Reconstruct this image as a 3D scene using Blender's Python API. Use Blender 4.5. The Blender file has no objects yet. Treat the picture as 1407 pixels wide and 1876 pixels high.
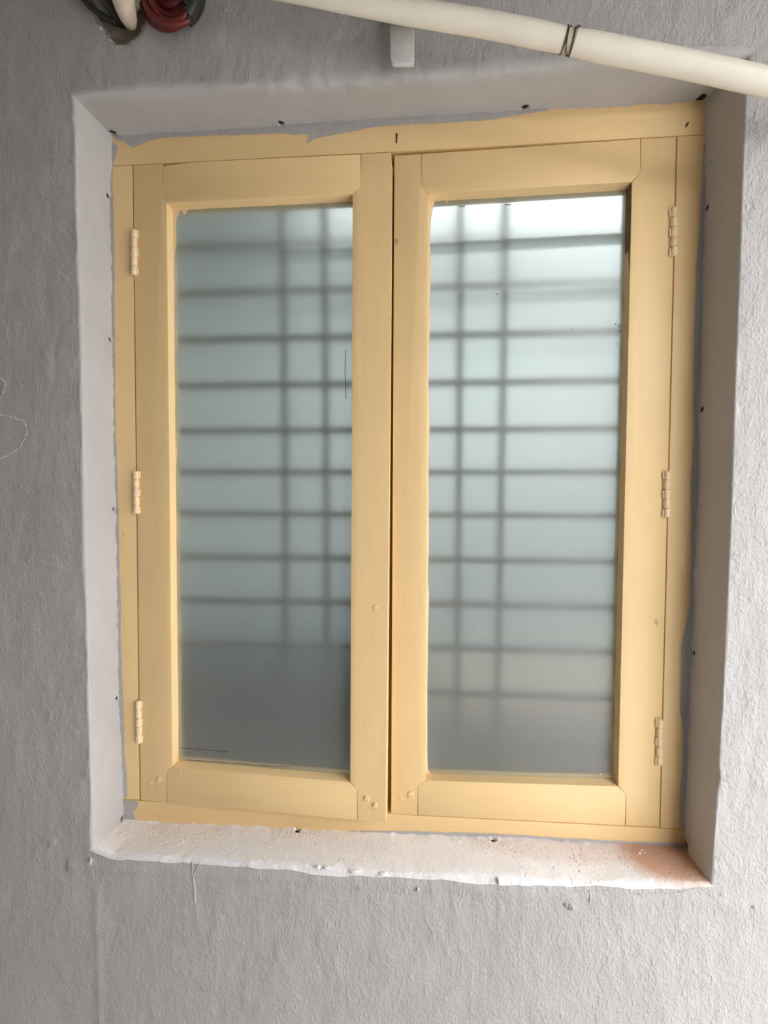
import bpy, bmesh, math, random
import numpy as np
from mathutils import Vector, Matrix
from mathutils.geometry import tessellate_polygon

random.seed(7); np.random.seed(7)
SC = bpy.context.scene
COL = SC.collection

# ------------------------------------------------------------------ camera
FPX, IW, IH = 800.0, 1407.0, 1876.0
ZC = 1.60                                   # height of the window's centre above the ground
CAM = np.array([0.03224314, -0.75979403, ZC - 0.01136634])
_a, _b, _c = -0.04018283, -0.00298768, 0.06444074
def _rot(a, b, c):
    ca, sa, cb, sb, cc, sc = math.cos(a), math.sin(a), math.cos(b), math.sin(b), math.cos(c), math.sin(c)
    Rx = np.array([[1, 0, 0], [0, ca, -sa], [0, sa, ca]])
    Rz = np.array([[cc, -sc, 0], [sc, cc, 0], [0, 0, 1]])
    Ry = np.array([[cb, 0, sb], [0, 1, 0], [-sb, 0, cb]])
    return Rz @ Rx @ Ry
CR = _rot(_a, _b, _c)                       # columns: right, forward, up
cd = bpy.data.cameras.new('camera'); cam = bpy.data.objects.new('camera', cd); COL.objects.link(cam)
cd.sensor_fit = 'VERTICAL'; cd.sensor_height = 36.0; cd.lens = 36.0 * FPX / IH
cd.clip_start = 0.02; cd.clip_end = 100
m = Matrix.Identity(4)
for i in range(3):
    m[i][0], m[i][1], m[i][2], m[i][3] = CR[i, 0], CR[i, 2], -CR[i, 1], CAM[i]
cam.matrix_world = m
SC.camera = cam

# ------------------------------------------------------------------ sky, lamps, exposure
w = bpy.data.worlds.new('sky'); SC.world = w; w.use_nodes = True
bg = w.node_tree.nodes['Background']
bg.inputs['Color'].default_value = (0.97, 0.965, 0.985, 1)
bg.inputs['Strength'].default_value = 10.4
def area_lamp(name, loc, target, sx, sy, power, color):
    l = bpy.data.lights.new(name, 'AREA'); l.shape = 'RECTANGLE'; l.size = sx; l.size_y = sy
    l.energy = power; l.color = color
    o = bpy.data.objects.new(name, l); COL.objects.link(o); o.location = loc
    o.rotation_euler = (Vector(target) - Vector(loc)).to_track_quat('-Z', 'Y').to_euler()
    return o
# unseen area lamp added indoors to brighten the frosted panes from behind
area_lamp('added_room_lamp', (0.45, 0.85, ZC + 1.1), (0.30, 1.6, ZC - 0.1), 1.6, 0.3, 26, (0.93, 0.98, 1.0))
vs = SC.view_settings
vs.view_transform = 'Standard'; vs.look = 'None'; vs.gamma = 1.0; vs.use_curve_mapping = False
vs.exposure = 0.0
SC.cycles.use_denoising = True
SC.cycles.max_bounces = 12; SC.cycles.diffuse_bounces = 6; SC.cycles.transmission_bounces = 10
SC.cycles.sample_clamp_indirect = 8.0

# ------------------------------------------------------------------ geometry helpers
D = 0.0767                                  # depth of the reveal
def P(px, py, y):
    """world point on the plane Y=y seen at a pixel of the photograph (1407x1876)"""
    v = CR @ np.array([(px - IW / 2) / FPX, 1.0, -(py - IH / 2) / FPX])
    t = (y - CAM[1]) / v[1]
    return CAM + t * v
def V(p): return Vector((float(p[0]), float(p[1]), float(p[2])))

def link(name, me, mat, parent=None):
    o = bpy.data.objects.new(name, me); COL.objects.link(o)
    if mat is not None:
        for mm in (mat if isinstance(mat, (list, tuple)) else [mat]): me.materials.append(mm)
    if parent is not None: o.parent = parent
    return o
def from_bm(name, bm, mat, parent=None, smooth=True, loc=None):
    bmesh.ops.recalc_face_normals(bm, faces=bm.faces[:])
    me = bpy.data.meshes.new(name)
    bm.to_mesh(me); bm.free()
    if smooth:
        for p in me.polygons: p.use_smooth = True
        try: me.set_sharp_from_angle(angle=math.radians(38))
        except Exception: pass
    return link(name, me, mat, parent)
def empty(name, loc=(0, 0, 0)):
    o = bpy.data.objects.new(name, None); o.empty_display_size = .05; COL.objects.link(o); o.location = loc
    return o
def tag(o, label=None, cat=None, group=None, kind=None):
    if label: o['label'] = label
    if cat: o['category'] = cat
    if group: o['group'] = group
    if kind: o['kind'] = kind
    return o

def prism(bm, front, back, bevel=0.0, segs=2):
    """closed solid between two matching outlines (lists of points)"""
    n = len(front)
    f = [bm.verts.new(V(p)) for p in front]; b = [bm.verts.new(V(p)) for p in back]
    fs = [bm.faces.new(f), bm.faces.new(b[::-1])]
    for i in range(n):
        fs.append(bm.faces.new((f[i], b[i], b[(i + 1) % n], f[(i + 1) % n])))
    if bevel:
        es = [e for e in bm.edges if e.verts[0] in f and e.verts[1] in f]
        bmesh.ops.bevel(bm, geom=es, offset=bevel, segments=segs, profile=0.6, affect='EDGES')
def tube(bm, pts, rad, sides=16, cap=True):
    """a tube along points; rad is a number or one radius per point"""
    pts = [Vector(p) for p in pts]; n = len(pts)
    if not hasattr(rad, '__len__'): rad = [rad] * n
    rings = []; prev = None
    for i, p in enumerate(pts):
        t = (pts[min(i + 1, n - 1)] - pts[max(i - 1, 0)]).normalized()
        if prev is None:
            u = t.orthogonal().normalized()
        else:
            u = (prev - t * prev.dot(t)).normalized()
        prev = u; v = t.cross(u)
        rings.append([bm.verts.new(p + (u * math.cos(2 * math.pi * k / sides) + v * math.sin(2 * math.pi * k / sides)) * rad[i]) for k in range(sides)])
    for i in range(n - 1):
        for k in range(sides):
            bm.faces.new((rings[i][k], rings[i][(k + 1) % sides], rings[i + 1][(k + 1) % sides], rings[i + 1][k]))
    if cap:
        bm.faces.new(rings[0][::-1]); bm.faces.new(rings[-1])
def box(bm, x0, x1, y0, y1, z0, z1, bevel=0.0):
    r = bmesh.ops.create_cube(bm, size=1.0)
    for v in r['verts']:
        v.co = Vector((x0 + (v.co.x + .5) * (x1 - x0), y0 + (v.co.y + .5) * (y1 - y0), z0 + (v.co.z + .5) * (z1 - z0)))
    if bevel:
        es = list({e for v in r['verts'] for e in v.link_edges})
        bmesh.ops.bevel(bm, geom=es, offset=bevel, segments=2, profile=0.6, affect='EDGES')

# value noise, vectorised
_T = np.random.RandomState(3).rand(64, 64, 64)
def vnoise(p):
    i = np.floor(p).astype(int); f = p - i; f = f * f * (3 - 2 * f)
    r = 0
    for dx in (0, 1):
        for dy in (0, 1):
            for dz in (0, 1):
                wgt = (f[..., 0] if dx else 1 - f[..., 0]) * (f[..., 1] if dy else 1 - f[..., 1]) * (f[..., 2] if dz else 1 - f[..., 2])
                r = r + wgt * _T[(i[..., 0] + dx) % 64, (i[..., 1] + dy) % 64, (i[..., 2] + dz) % 64]
    return r * 2 - 1
def fbm(p, scale, octaves=3):
    r = 0; a = 1.0
    for k in range(octaves):
        r = r + a * vnoise(p * scale * (2.03 ** k) + 17.3 * k); a *= .5
    return r

# ------------------------------------------------------------------ materials
def new_mat(name):
    mt = bpy.data.materials.new(name); mt.use_nodes = True
    nt = mt.node_tree
    return mt, nt, nt.nodes['Principled BSDF']
def N(nt, kind, **kw):
    n = nt.nodes.new(kind)
    for k, v in kw.items():
        if k in n.inputs: n.inputs[k].default_value = v
        else: setattr(n, k, v)
    return n
def coords(nt, scale=(1, 1, 1), loc=(0, 0, 0)):
    t = N(nt, 'ShaderNodeTexCoord'); mp = N(nt, 'ShaderNodeMapping')
    mp.inputs['Scale'].default_value = scale; mp.inputs['Location'].default_value = loc
    nt.links.new(t.outputs['Object'], mp.inputs['Vector'])
    return mp.outputs['Vector']
def ramp(nt, fac, stops):
    r = N(nt, 'ShaderNodeValToRGB')
    while len(r.color_ramp.elements) < len(stops): r.color_ramp.elements.new(.5)
    for e, (p, c) in zip(r.color_ramp.elements, stops):
        e.position = p; e.color = c if len(c) == 4 else (*c, 1)
    nt.links.new(fac, r.inputs['Fac'])
    return r.outputs['Color']
def mix(nt, fac, a, b, blend='MIX'):
    n = N(nt, 'ShaderNodeMix', data_type='RGBA', blend_type=blend)
    for sock, v in ((n.inputs[0], fac), (n.inputs[6], a), (n.inputs[7], b)):
        if hasattr(v, 'links'): nt.links.new(v, sock)
        else: sock.default_value = v if not isinstance(v, tuple) or len(v) == 4 else (*v, 1)
    return n.outputs[2]
def math_n(nt, op, a, b=None):
    n = N(nt, 'ShaderNodeMath', operation=op)
    for s, v in zip(n.inputs, (a, b)):
        if v is None: continue
        if hasattr(v, 'links'): nt.links.new(v, s)
        else: s.default_value = v
    return n.outputs[0]
def noise(nt, vec, scale, detail=4, rough=.55):
    n = N(nt, 'ShaderNodeTexNoise'); n.inputs['Scale'].default_value = scale
    n.inputs['Detail'].default_value = detail; n.inputs['Roughness'].default_value = rough
    nt.links.new(vec, n.inputs['Vector'])
    return n.outputs['Fac']
def bump(nt, bsdf, h, dist, strength=1.0, prev=None):
    b = N(nt, 'ShaderNodeBump'); b.inputs['Distance'].default_value = dist; b.inputs['Strength'].default_value = strength
    nt.links.new(h, b.inputs['Height'])
    if prev is not None: nt.links.new(prev, b.inputs['Normal'])
    nt.links.new(b.outputs['Normal'], bsdf.inputs['Normal'])
    return b.outputs['Normal']
def plain(name, color, rough=.6, var=.06, scale=60, bumpd=0.0):
    mt, nt, bs = new_mat(name)
    v = coords(nt); n = noise(nt, v, scale)
    c = ramp(nt, n, [(.3, tuple(x * (1 - var) for x in color)), (.7, tuple(min(1, x * (1 + var)) for x in color))])
    nt.links.new(c, bs.inputs['Base Color']); bs.inputs['Roughness'].default_value = rough
    if bumpd: bump(nt, bs, n, bumpd)
    return mt

WALL_C = (0.44, 0.427, 0.417)
def plaster(name, color, grain=(1, 1, .45), depth=.0013, dirt=None, rough_side=False):
    mt, nt, bs = new_mat(name)
    v0 = coords(nt); v = coords(nt, grain)
    big = noise(nt, v0, 5, 4); mid = noise(nt, v, 45, 5, .6)
    c = ramp(nt, big, [(.3, tuple(x * .95 for x in color)), (.7, tuple(x * 1.04 for x in color))])
    c = mix(nt, .25, c, ramp(nt, mid, [(.35, tuple(x * .88 for x in color)), (.65, tuple(x * 1.06 for x in color))]))
    if dirt: c = dirt(nt, v0, c)
    nt.links.new(c, bs.inputs['Base Color'])
    bs.inputs['Roughness'].default_value = .75
    bs.inputs['Specular IOR Level'].default_value = .3
    h2 = noise(nt, v, 75, 5, .62)
    h3 = noise(nt, coords(nt, (1, 1, .3)), 260, 2, .5)
    vo = N(nt, 'ShaderNodeTexVoronoi'); vo.inputs['Scale'].default_value = 95; nt.links.new(v, vo.inputs['Vector'])
    pim = ramp(nt, vo.outputs['Distance'], [(.0, (1, 1, 1)), (.32, (0, 0, 0))])
    pim = math_n(nt, 'MULTIPLY', pim, ramp(nt, noise(nt, v0, 38, 2), [(.48, (0, 0, 0)), (.62, (1, 1, 1))]))
    h = math_n(nt, 'ADD', math_n(nt, 'ADD', math_n(nt, 'MULTIPLY', pim, .7), h2), math_n(nt, 'MULTIPLY', h3, .30))
    if rough_side:                          # coarser render beside and below the window's right half
        sp = N(nt, 'ShaderNodeSeparateXYZ'); nt.links.new(v0, sp.inputs[0])
        k = math_n(nt, 'ADD', math_n(nt, 'MULTIPLY', sp.outputs['X'], .8), math_n(nt, 'MULTIPLY', big, .7))
        k = ramp(nt, k, [(.1, (.55, .55, .55)), (.85, (1.25, 1.25, 1.25))])
        grit = ramp(nt, noise(nt, coords(nt, (1, 1, .7)), 230, 3, .6), [(.45, (0, 0, 0)), (.75, (1, 1, 1))])
        h = math_n(nt, 'MULTIPLY', math_n(nt, 'ADD', h, math_n(nt, 'MULTIPLY', grit, .55)), k)
    bump(nt, bs, h, depth)
    return mt
def blob(nt, vec, centre, radii):
    """1 inside an ellipsoid fading to 0 at its rim; centre and radii in metres"""
    mp = N(nt, 'ShaderNodeMapping', vector_type='TEXTURE')
    mp.inputs['Location'].default_value = centre; mp.inputs['Scale'].default_value = radii
    nt.links.new(vec, mp.inputs['Vector'])
    g = N(nt, 'ShaderNodeTexGradient', gradient_type='SPHERICAL'); nt.links.new(mp.outputs['Vector'], g.inputs['Vector'])
    return g.outputs['Fac']
def sill_dirt(nt, v0, c):
    n = noise(nt, v0, 90, 5, .65)
    for (x, z, y, rx, ry, colr, lo) in SILL_DIRT:
        f = math_n(nt, 'MULTIPLY', blob(nt, v0, (x, y, z), (rx, ry, .12)), math_n(nt, 'ADD', n, .75))
        f = ramp(nt, f, [(lo, (0, 0, 0)), (lo + .38, (.85, .85, .85))])
        c = mix(nt, f, c, colr)
    return c
SILL_Z = P(700, 1530, 0)[2]
SILL_DIRT = [(-.42, SILL_Z, -.02, .17, .075, (.80, .75, .72), .22), (-.14, SILL_Z, -.005, .13, .035, (.80, .75, .72), .2),
             (.30, SILL_Z, -.01, .22, .05, (.70, .63, .61), .25), (.47, SILL_Z, -.02, .11, .08, (.52, .29, .18), .16)]
M = {}
M['wall'] = plaster('grey_painted_plaster', WALL_C, rough_side=True)
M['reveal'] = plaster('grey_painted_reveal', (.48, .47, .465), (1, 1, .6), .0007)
M['wall_smooth'] = plaster('grey_painted_soffit', WALL_C, (1, 1, 1), .0005)
M['sill'] = plaster('dusty_sill_lit_tone', (.78, .765, .765), (1, 1, 1), .0020, sill_dirt)  # base whitened so the sill looks brightly lit; dust patches over it
M['render'] = plaster('broken_plaster', (.30, .25, .20), (1, 1, 1), .003)
M['pale_edge'] = plain('chipped_plaster_edge', (.55, .52, .47), .9)
M['chalk'] = plain('white_chalk', (.62, .60, .57), .95)
M['hole'] = plain('hole_shade_dark', (.035, .025, .02), .95)  # near-black, stands for the shade inside the holes
M['grey_overlap'] = plain('grey_wall_paint', (.43, .41, .40), .55, .08, 90, .0006)

def cream_paint(name, color, grain):
    mt, nt, bs = new_mat(name)
    v0 = coords(nt); v = coords(nt, grain)
    a = noise(nt, v0, 7, 3); b = noise(nt, v, 60, 4, .6); d = noise(nt, v0, 260, 2)
    c = ramp(nt, a, [(.3, tuple(x * .95 for x in color)), (.7, tuple(min(1, x * 1.03) for x in color))])
    c = mix(nt, .3, c, ramp(nt, b, [(.3, tuple(x * .92 for x in color)), (.7, tuple(min(1, x * 1.04) for x in color))]))
    # small knocks that show the wood under the paint
    chip = ramp(nt, noise(nt, coords(nt, (1, 1, .5), (3.1, .2, 1.7)), 34, 2, .4), [(.765, (0, 0, 0)), (.79, (1, 1, 1))])
    c = mix(nt, math_n(nt, 'MULTIPLY', chip, .55), c, (.30, .20, .11, 1))
    nt.links.new(c, bs.inputs['Base Color'])
    bs.inputs['Roughness'].default_value = .42; bs.inputs['Specular IOR Level'].default_value = .4
    n1 = bump(nt, bs, b, .0004)
    bump(nt, bs, d, .0002, 1.0, n1)
    return mt
CREAM = (.82, .59, .295)
M['cream_v'] = cream_paint('cream_gloss_paint_vertical_grain', CREAM, (1, 1, .08))
M['cream_h'] = cream_paint('cream_gloss_paint_horizontal_grain', CREAM, (.08, 1, 1))
M['cream_metal'] = plain('cream_painted_metal', (.84, .65, .42), .4, .05, 200, .0002)
M['smear'] = plain('cream_paint_smear', (.76, .62, .40), .5, .1, 200, .0004)
M['bare_wood'] = plain('bare_brown_wood', (.20, .12, .065), .8, .35, 120, .0005)
M['putty'] = plain('old_dark_putty', (.16, .10, .06), .8, .4, 150, .0008)
M['pvc'] = plain('cream_plastic_pipe', (.84, .79, .67), .35, .05, 12)
M['sleeve'] = plain('dull_cream_sleeve', (.62, .55, .43), .5, .15, 150, .0006)
M['stub'] = plain('grimy_cream_plastic', (.55, .46, .34), .5, .2, 50)
M['wire'] = plain('dark_rusty_wire', (.06, .04, .025), .6, .4, 300)
M['bracket'] = plain('grey_painted_metal', (.62, .61, .59), .55, .05, 120, .0003)
M['black'] = plain('black_cable_sheath', (.022, .021, .018), .5, .2, 80)
M['grey_cable'] = plain('dusty_grey_cable_sheath', (.13, .125, .10), .6, .2, 80)
M['red'] = plain('red_cable_sheath', (.12, .014, .012), .45, .15, 80)
M['iron'] = plain('dark_painted_iron', (.075, .068, .055), .6, .2, 60)
M['room'] = plain('pale_interior_paint', (.62, .66, .65), .85, .04, 4)
M['cupboard'] = plain('blue_grey_cupboard_laminate', (.11, .13, .15), .5, .1, 10)
M['brown'] = plain('brown_varnished_wood', (.40, .30, .22), .5, .2, 12)
M['ground'] = plain('grey_cement_floor', (.55, .545, .535), .9, .15, 8)
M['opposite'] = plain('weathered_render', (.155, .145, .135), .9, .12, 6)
M['far_wall'] = plain('grey_compound_render', (.40, .39, .37), .9, .12, 6)  # plain mid-grey render, slightly mottled
M['slab'] = plain('brown_concrete_slab', (.13, .105, .08), .9, .15, 6)  # dark brown tone picked for dim, warm bounce on the upper wall
M['crumb'] = plain('pale_plaster_crumbs', (.72, .65, .58), .95, .15, 400)
M['brick_crumb'] = plain('brick_red_crumbs', (.50, .31, .22), .95, .3, 400)
def glass():
    mt, nt, bs = new_mat('frosted_glass')
    v = coords(nt)
    n = noise(nt, v, 3, 2)
    bs.inputs['Base Color'].default_value = (.93, .98, .965, 1)
    bs.inputs['Transmission Weight'].default_value = .92
    bs.inputs['IOR'].default_value = 1.48
    r = ramp(nt, n, [(.3, (.36, .36, .36)), (.7, (.42, .42, .42))])
    nt.links.new(r, bs.inputs['Roughness'])
    streak = noise(nt, coords(nt, (1, 1, .06)), 300, 3)
    bump(nt, bs, streak, .00012)
    return mt
M['glass'] = glass()

# ------------------------------------------------------------------ the wall with its opening
def contour(pts, n):
    """n evenly spread points along a polyline of pixels"""
    p = np.array(pts, float); s = np.r_[0, np.cumsum(np.hypot(*np.diff(p, axis=0).T))]; s /= s[-1]
    t = np.linspace(0, 1, n)
    return np.stack([np.interp(t, s, p[:, 0]), np.interp(t, s, p[:, 1])], 1)
O_L = [(138, 178), (142, 400), (149, 600), (152, 770), (155, 950), (160, 1130), (165, 1350), (170, 1530), (170, 1552)]
O_B = [(170, 1552), (205, 1567), (300, 1571), (500, 1583), (640, 1594), (760, 1601), (900, 1607), (1000, 1614), (1150, 1619), (1302, 1619)]
O_R = [(1302, 1619), (1306, 1570), (1314, 1450), (1320, 1428), (1317, 1400), (1326, 1250), (1335, 1050), (1341, 900), (1347, 700), (1355, 500), (1361, 300), (1367, 160), (1370, 103)]
O_T = [(1370, 103), (1290, 104), (1150, 112), (1000, 124), (850, 136), (700, 147), (500, 158), (300, 165), (190, 172), (138, 178)]
I_L = [(205, 248), (202, 400), (206, 600), (209, 800), (213, 1000), (218, 1250), (224, 1400), (228, 1502)]
I_B = [(228, 1502), (300, 1505), (520, 1517), (642, 1522), (760, 1528), (900, 1535), (1000, 1538), (1170, 1547), (1253, 1553)]
I_R = [(1253, 1553), (1258, 1400), (1265, 1230), (1271, 1090), (1278, 900), (1281, 720), (1285, 550), (1290, 400), (1292, 186)]
I_T = [(1292, 186), (1100, 196), (964, 203), (740, 216), (514, 231), (350, 240), (205, 248)]
NH, NV = 380, 460
sides = [('B', O_B, I_B, NH), ('R', O_R, I_R, NV), ('T', O_T, I_T, NH), ('L', O_L, I_L, NV)]
Oc, Ic, SD = [], [], []
XB0, XB1, ZB0, ZB1 = -1.9, 1.9, 0.0, ZC + 1.35
for nm, o, i, n in sides:
    oo, ii = contour(o, n + 1)[:-1], contour(i, n + 1)[:-1]
    if nm == 'L':                          # the left contours run downward too, so the loop closes
        pass
    Oc += [P(x, y, -D) for x, y in oo]; Ic += [P(x, y, 0.0) for x, y in ii]; SD += [nm] * n
Oc, Ic, SD = np.array(Oc), np.array(Ic), np.array(SD)
NP = len(Oc)
def rect_loop(x0, x1, z0, z1, y):
    r = []
    for nm, o, i, n in sides:
        t = np.arange(n) / n
        if nm == 'B': x, z = x0 + (x1 - x0) * t, np.full(n, z0)
        if nm == 'R': x, z = np.full(n, x1), z0 + (z1 - z0) * t
        if nm == 'T': x, z = x1 + (x0 - x1) * t, np.full(n, z1)
        if nm == 'L': x, z = np.full(n, x0), z1 + (z0 - z1) * t
        r.append(np.stack([x, np.full(n, y), z], 1))
    return np.concatenate(r)
R1 = rect_loop(-.98, 1.0, ZC - 1.05, ZC + 1.0, -D)
R2 = rect_loop(XB0, XB1, ZB0, ZB1, -D)
def unit(v): return v / np.linalg.norm(v, axis=1, keepdims=True)
wdir, rdir = unit(R1 - Oc), unit(Ic - Oc)
# arris radius: soft on top, crisper on the jambs
AR = np.select([SD == 'T', SD == 'B', SD == 'L'], [.016, .009, .005], .0035)
ker = np.ones(41) / 41
AR = np.convolve(np.r_[AR[-20:], AR, AR[:20]], ker, 'valid')[:, None]
nz = fbm(np.stack([Oc[:, 0], Oc[:, 2], Oc[:, 1]], 1), 22, 3)[:, None]
AR = AR * (1 + .45 * nz)

# holes drilled along the seam, in photograph pixels, with their radius in metres
HOLES = [(207, 249, .006), (514, 233, .0052), (962, 205, .0056), (1286, 190, .0072), (200, 357, .0042), (204, 621, .0036), (209, 933, .0042),
         (218, 1278, .0036), (1288, 382, .0045), (1281, 751, .0046), (1265, 1197, .0046), (544, 1517, .0056), (903, 1538, .0052), (1252, 1550, .0075), (230, 1500, .0052)]
def hole_pos(px, py):
    p = P(px, py, -.006)
    k = int(np.argmin(((Ic - p) ** 2).sum(1)))
    return k
side_out = {'B': np.array([0, 0, -1.]), 'R': np.array([1., 0, 0]), 'T': np.array([0, 0, 1.]), 'L': np.array([-1., 0, 0])}

def build_wall():
    # rings from the outer edge of the wall face to the arris, then the reveal inward, then the room side
    rings = []; kind = []
    for t in np.linspace(1, 0, 9)[:-1]:
        rings.append(R1 + (R2 - R1) * t); kind.append('far')
    S = Oc + wdir * AR
    nw = 96
    for t in np.linspace(1, 0, nw) ** 1.25:
        rings.append(S + (R1 - S) * t); kind.append('wall')
    nb = 7
    n_arris = len(rings)
    for t in np.linspace(0, 1, nb + 1)[1:]:
        rings.append(Oc + wdir * AR * (1 - t) ** 2 + rdir * AR * t ** 2); kind.append('arris')
        E0 = Oc + rdir * AR
    for u in np.linspace(0, 1, 36)[1:]:
        t = 1 - (1 - u) ** 1.5
        rings.append(E0 + (Ic - E0) * t); kind.append('reveal')
    A = np.array(rings)                                    # [ring, perimeter, xyz]
    return A, kind, n_arris
A, KIND, NAR = build_wall()
KIND = np.array(KIND)
# outward normals of the undisturbed surface
du = np.roll(A, -1, 1) - np.roll(A, 1, 1); dv = np.gradient(A, axis=0)
NRM = np.cross(du, dv); NRM /= np.linalg.norm(NRM, axis=2, keepdims=True) + 1e-12
if NRM[12, 10, 1] > 0: NRM = -NRM                          # the wall faces -Y
disp = np.zeros(A.shape[:2])
Q = A.copy()
iswall = (KIND == 'wall') | (KIND == 'far')
disp += .0016 * fbm(Q, 9, 2)
rough = np.where(iswall, 1.0, np.where(KIND == 'arris', .7, .28))[:, None]
stretch = Q * np.array([1, 1, .5])
disp += rough * .0006 * fbm(stretch, 55, 3)
bl = fbm(stretch + 5, 120, 2)
disp += rough * .0011 * np.clip(bl - .25, 0, 1)
# lumps, drips and the seam on the face
def face_bump(px, py, rx, rz, h):
    global disp
    p = P(px, py, -D)
    g = np.exp(-(((Q[..., 0] - p[0]) / rx) ** 2 + ((Q[..., 2] - p[2]) / rz) ** 2))
    disp += np.where(iswall[:, None], g * h, 0)
seam = np.where(iswall[:, None] & (Q[..., 2] < ZC - .68), np.exp(-((Q[..., 0] - P(180, 1760, -D)[0]) / .006) ** 2), 0)
disp += .0012 * seam
disp += np.where(iswall[:, None], .004 * np.exp(-((Q[..., 2] - (P(1200, 1650, -D)[2])) / .012) ** 2) * (.5 + .5 * fbm(Q, 14, 2)) * (np.abs(Q[..., 0]) < .55), 0)
for b in [(95, 1545, .004, .006, .003), (18, 1737, .004, .003, .0016), (320, 165, .006, .004, .004), (985, 1110, .001, .001, 0)]:
    face_bump(*b)
# the ragged hole knocked in the plaster, top left
def inside_px(pts, pos):
    poly = np.array([[P(x, y, -D)[0], P(x, y, -D)[2]] for x, y in pts])
    x, z = pos[..., 0], pos[..., 2]; c = np.zeros(x.shape, bool); n = len(poly)
    for i in range(n):
        (x1, z1), (x2, z2) = poly[i], poly[(i + 1) % n]
        c ^= ((z1 > z) != (z2 > z)) & (x < (x2 - x1) * (z - z1) / (z2 - z1 + 1e-12) + x1)
    return c
BREAK = [(156, -60), (163, 10), (171, 24), (177, 40), (187, 49), (191, 61), (201, 70), (204, 79), (218, 82), (231, 80), (241, 71), (250, 64), (258, 52), (264, 38), (268, 20), (272, -60)]
brk = inside_px(BREAK, Q) & iswall[:, None]
disp += np.where(brk, -.013 + .004 * fbm(Q, 60, 3), 0)
# ragged seam where plaster meets the frame, and the drilled holes
inner = np.clip((np.arange(len(A)) - (len(A) - 9)) / 8, 0, 1)[:, None]
disp += inner * .0022 * np.clip(fbm(Q * np.array([1, .4, 1]), 95, 2), -.4, 1)
HOLE_AT = []
for px, py, r in HOLES:
    k = hole_pos(px, py); s = SD[k]
    c = P(px, py, -.008); c = Ic[k] + np.array([0, -.0055, 0])
    dist = np.sqrt(((Q - c) ** 2).sum(2)) * (1 + .25 * fbm(Q, 150, 1))
    g = np.clip(1.25 - dist / r, 0, 1); g = g * g * (3 - 2 * g)
    disp += np.where((KIND == 'reveal')[:, None], -.011 * g + .0012 * np.exp(-((dist - r * 1.35) / (r * .35)) ** 2), 0)
    HOLE_AT.append((c, s, r))
B = Q + NRM * disp[..., None]
B[KIND == 'far'] = np.where((np.arange((KIND == 'far').sum()) == 0)[:, None, None], Q[KIND == 'far'], B[KIND == 'far'])

def grid_mesh(name, rows, cols, mat, parent=None, wrap=False, extra=None, matfn=None):
    """quads over rows x cols of B, keeping only the vertices used"""
    idx = -np.ones(B.shape[:2], int); vs_, fs, ms = [], [], []
    for r in rows: idx[r, cols] = np.arange(len(cols)) + len(vs_) * len(cols); vs_.append(B[r, cols])
    verts = np.concatenate(vs_)
    nc = len(cols)
    for ri in range(len(rows) - 1):
        a = idx[rows[ri], cols]; b = idx[rows[ri + 1], cols]
        lim = nc if wrap else nc - 1
        j = np.arange(lim); j2 = (j + 1) % nc
        fs.append(np.stack([a[j], a[j2], b[j2], b[j]], 1))
        if matfn is not None: ms.append(matfn(rows[ri], cols[j]))
    faces = np.concatenate(fs)
    if extra is not None: verts, faces, nx = extra(verts, faces, idx)
    me = bpy.data.meshes.new(name)
    me.vertices.add(len(verts)); me.vertices.foreach_set('co', verts.ravel())
    me.loops.add(faces.size); me.loops.foreach_set('vertex_index', faces[:, ::-1].ravel())
    me.polygons.add(len(faces)); me.polygons.foreach_set('loop_start', np.arange(0, faces.size, 4)); me.polygons.foreach_set('loop_total', np.full(len(faces), 4))
    me.polygons.foreach_set('use_smooth', np.ones(len(faces), bool))
    me.update(calc_edges=True); me.validate()
    o = link(name, me, mat, parent)
    if ms:
        mi = np.zeros(len(me.polygons), np.int32); q = np.concatenate(ms); mi[:len(q)] = q; me.polygons.foreach_set('material_index', mi)
    return o
def wall_back(verts, faces, idx):
    """close the solid behind: room-side reveal, room face and outer rim"""
    last = idx[NAR - 1]
    L1 = Ic + wdir * .022 + np.array([0, .001, 0]); L2 = L1 + np.array([0, .189, 0]); L3 = rect_loop(XB0, XB1, ZB0, ZB1, .19)
    n0 = len(verts); verts = np.concatenate([verts, L1, L2, L3])
    j = np.arange(NP); j2 = (j + 1) % NP
    r1, r2, r3, r0 = n0 + j, n0 + NP + j, n0 + 2 * NP + j, idx[0]
    q = []
    for a, b in ((r1, r2), (r2, r3), (r3, r0)):
        q.append(np.stack([a[j], a[j2], b[j2], b[j]], 1))
    return verts, np.concatenate([faces] + q), 0
allc = np.arange(NP)
wall = grid_mesh('wall_front', list(range(NAR)), allc, [M['wall'], M['render']], None, True, wall_back,
                 lambda r, c: (brk[r, c]).astype(np.int32))
tag(wall, 'rough grey painted plaster wall around the recessed cream window', 'wall', kind='structure')
starts = {}; k0 = 0
for nm, o, i, n in sides:
    cols = (np.arange(k0, k0 + n + 1)) % NP
    rows = list(range(NAR - 1, len(A)))
    part = {'B': 'sill', 'R': 'jamb', 'T': 'soffit', 'L': 'jamb'}[nm]
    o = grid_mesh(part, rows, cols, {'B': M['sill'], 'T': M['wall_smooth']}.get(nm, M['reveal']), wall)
    if nm == 'B': o['label'] = 'dusty plaster sill whitened to look lit, below the window'
    k0 += n

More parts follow.
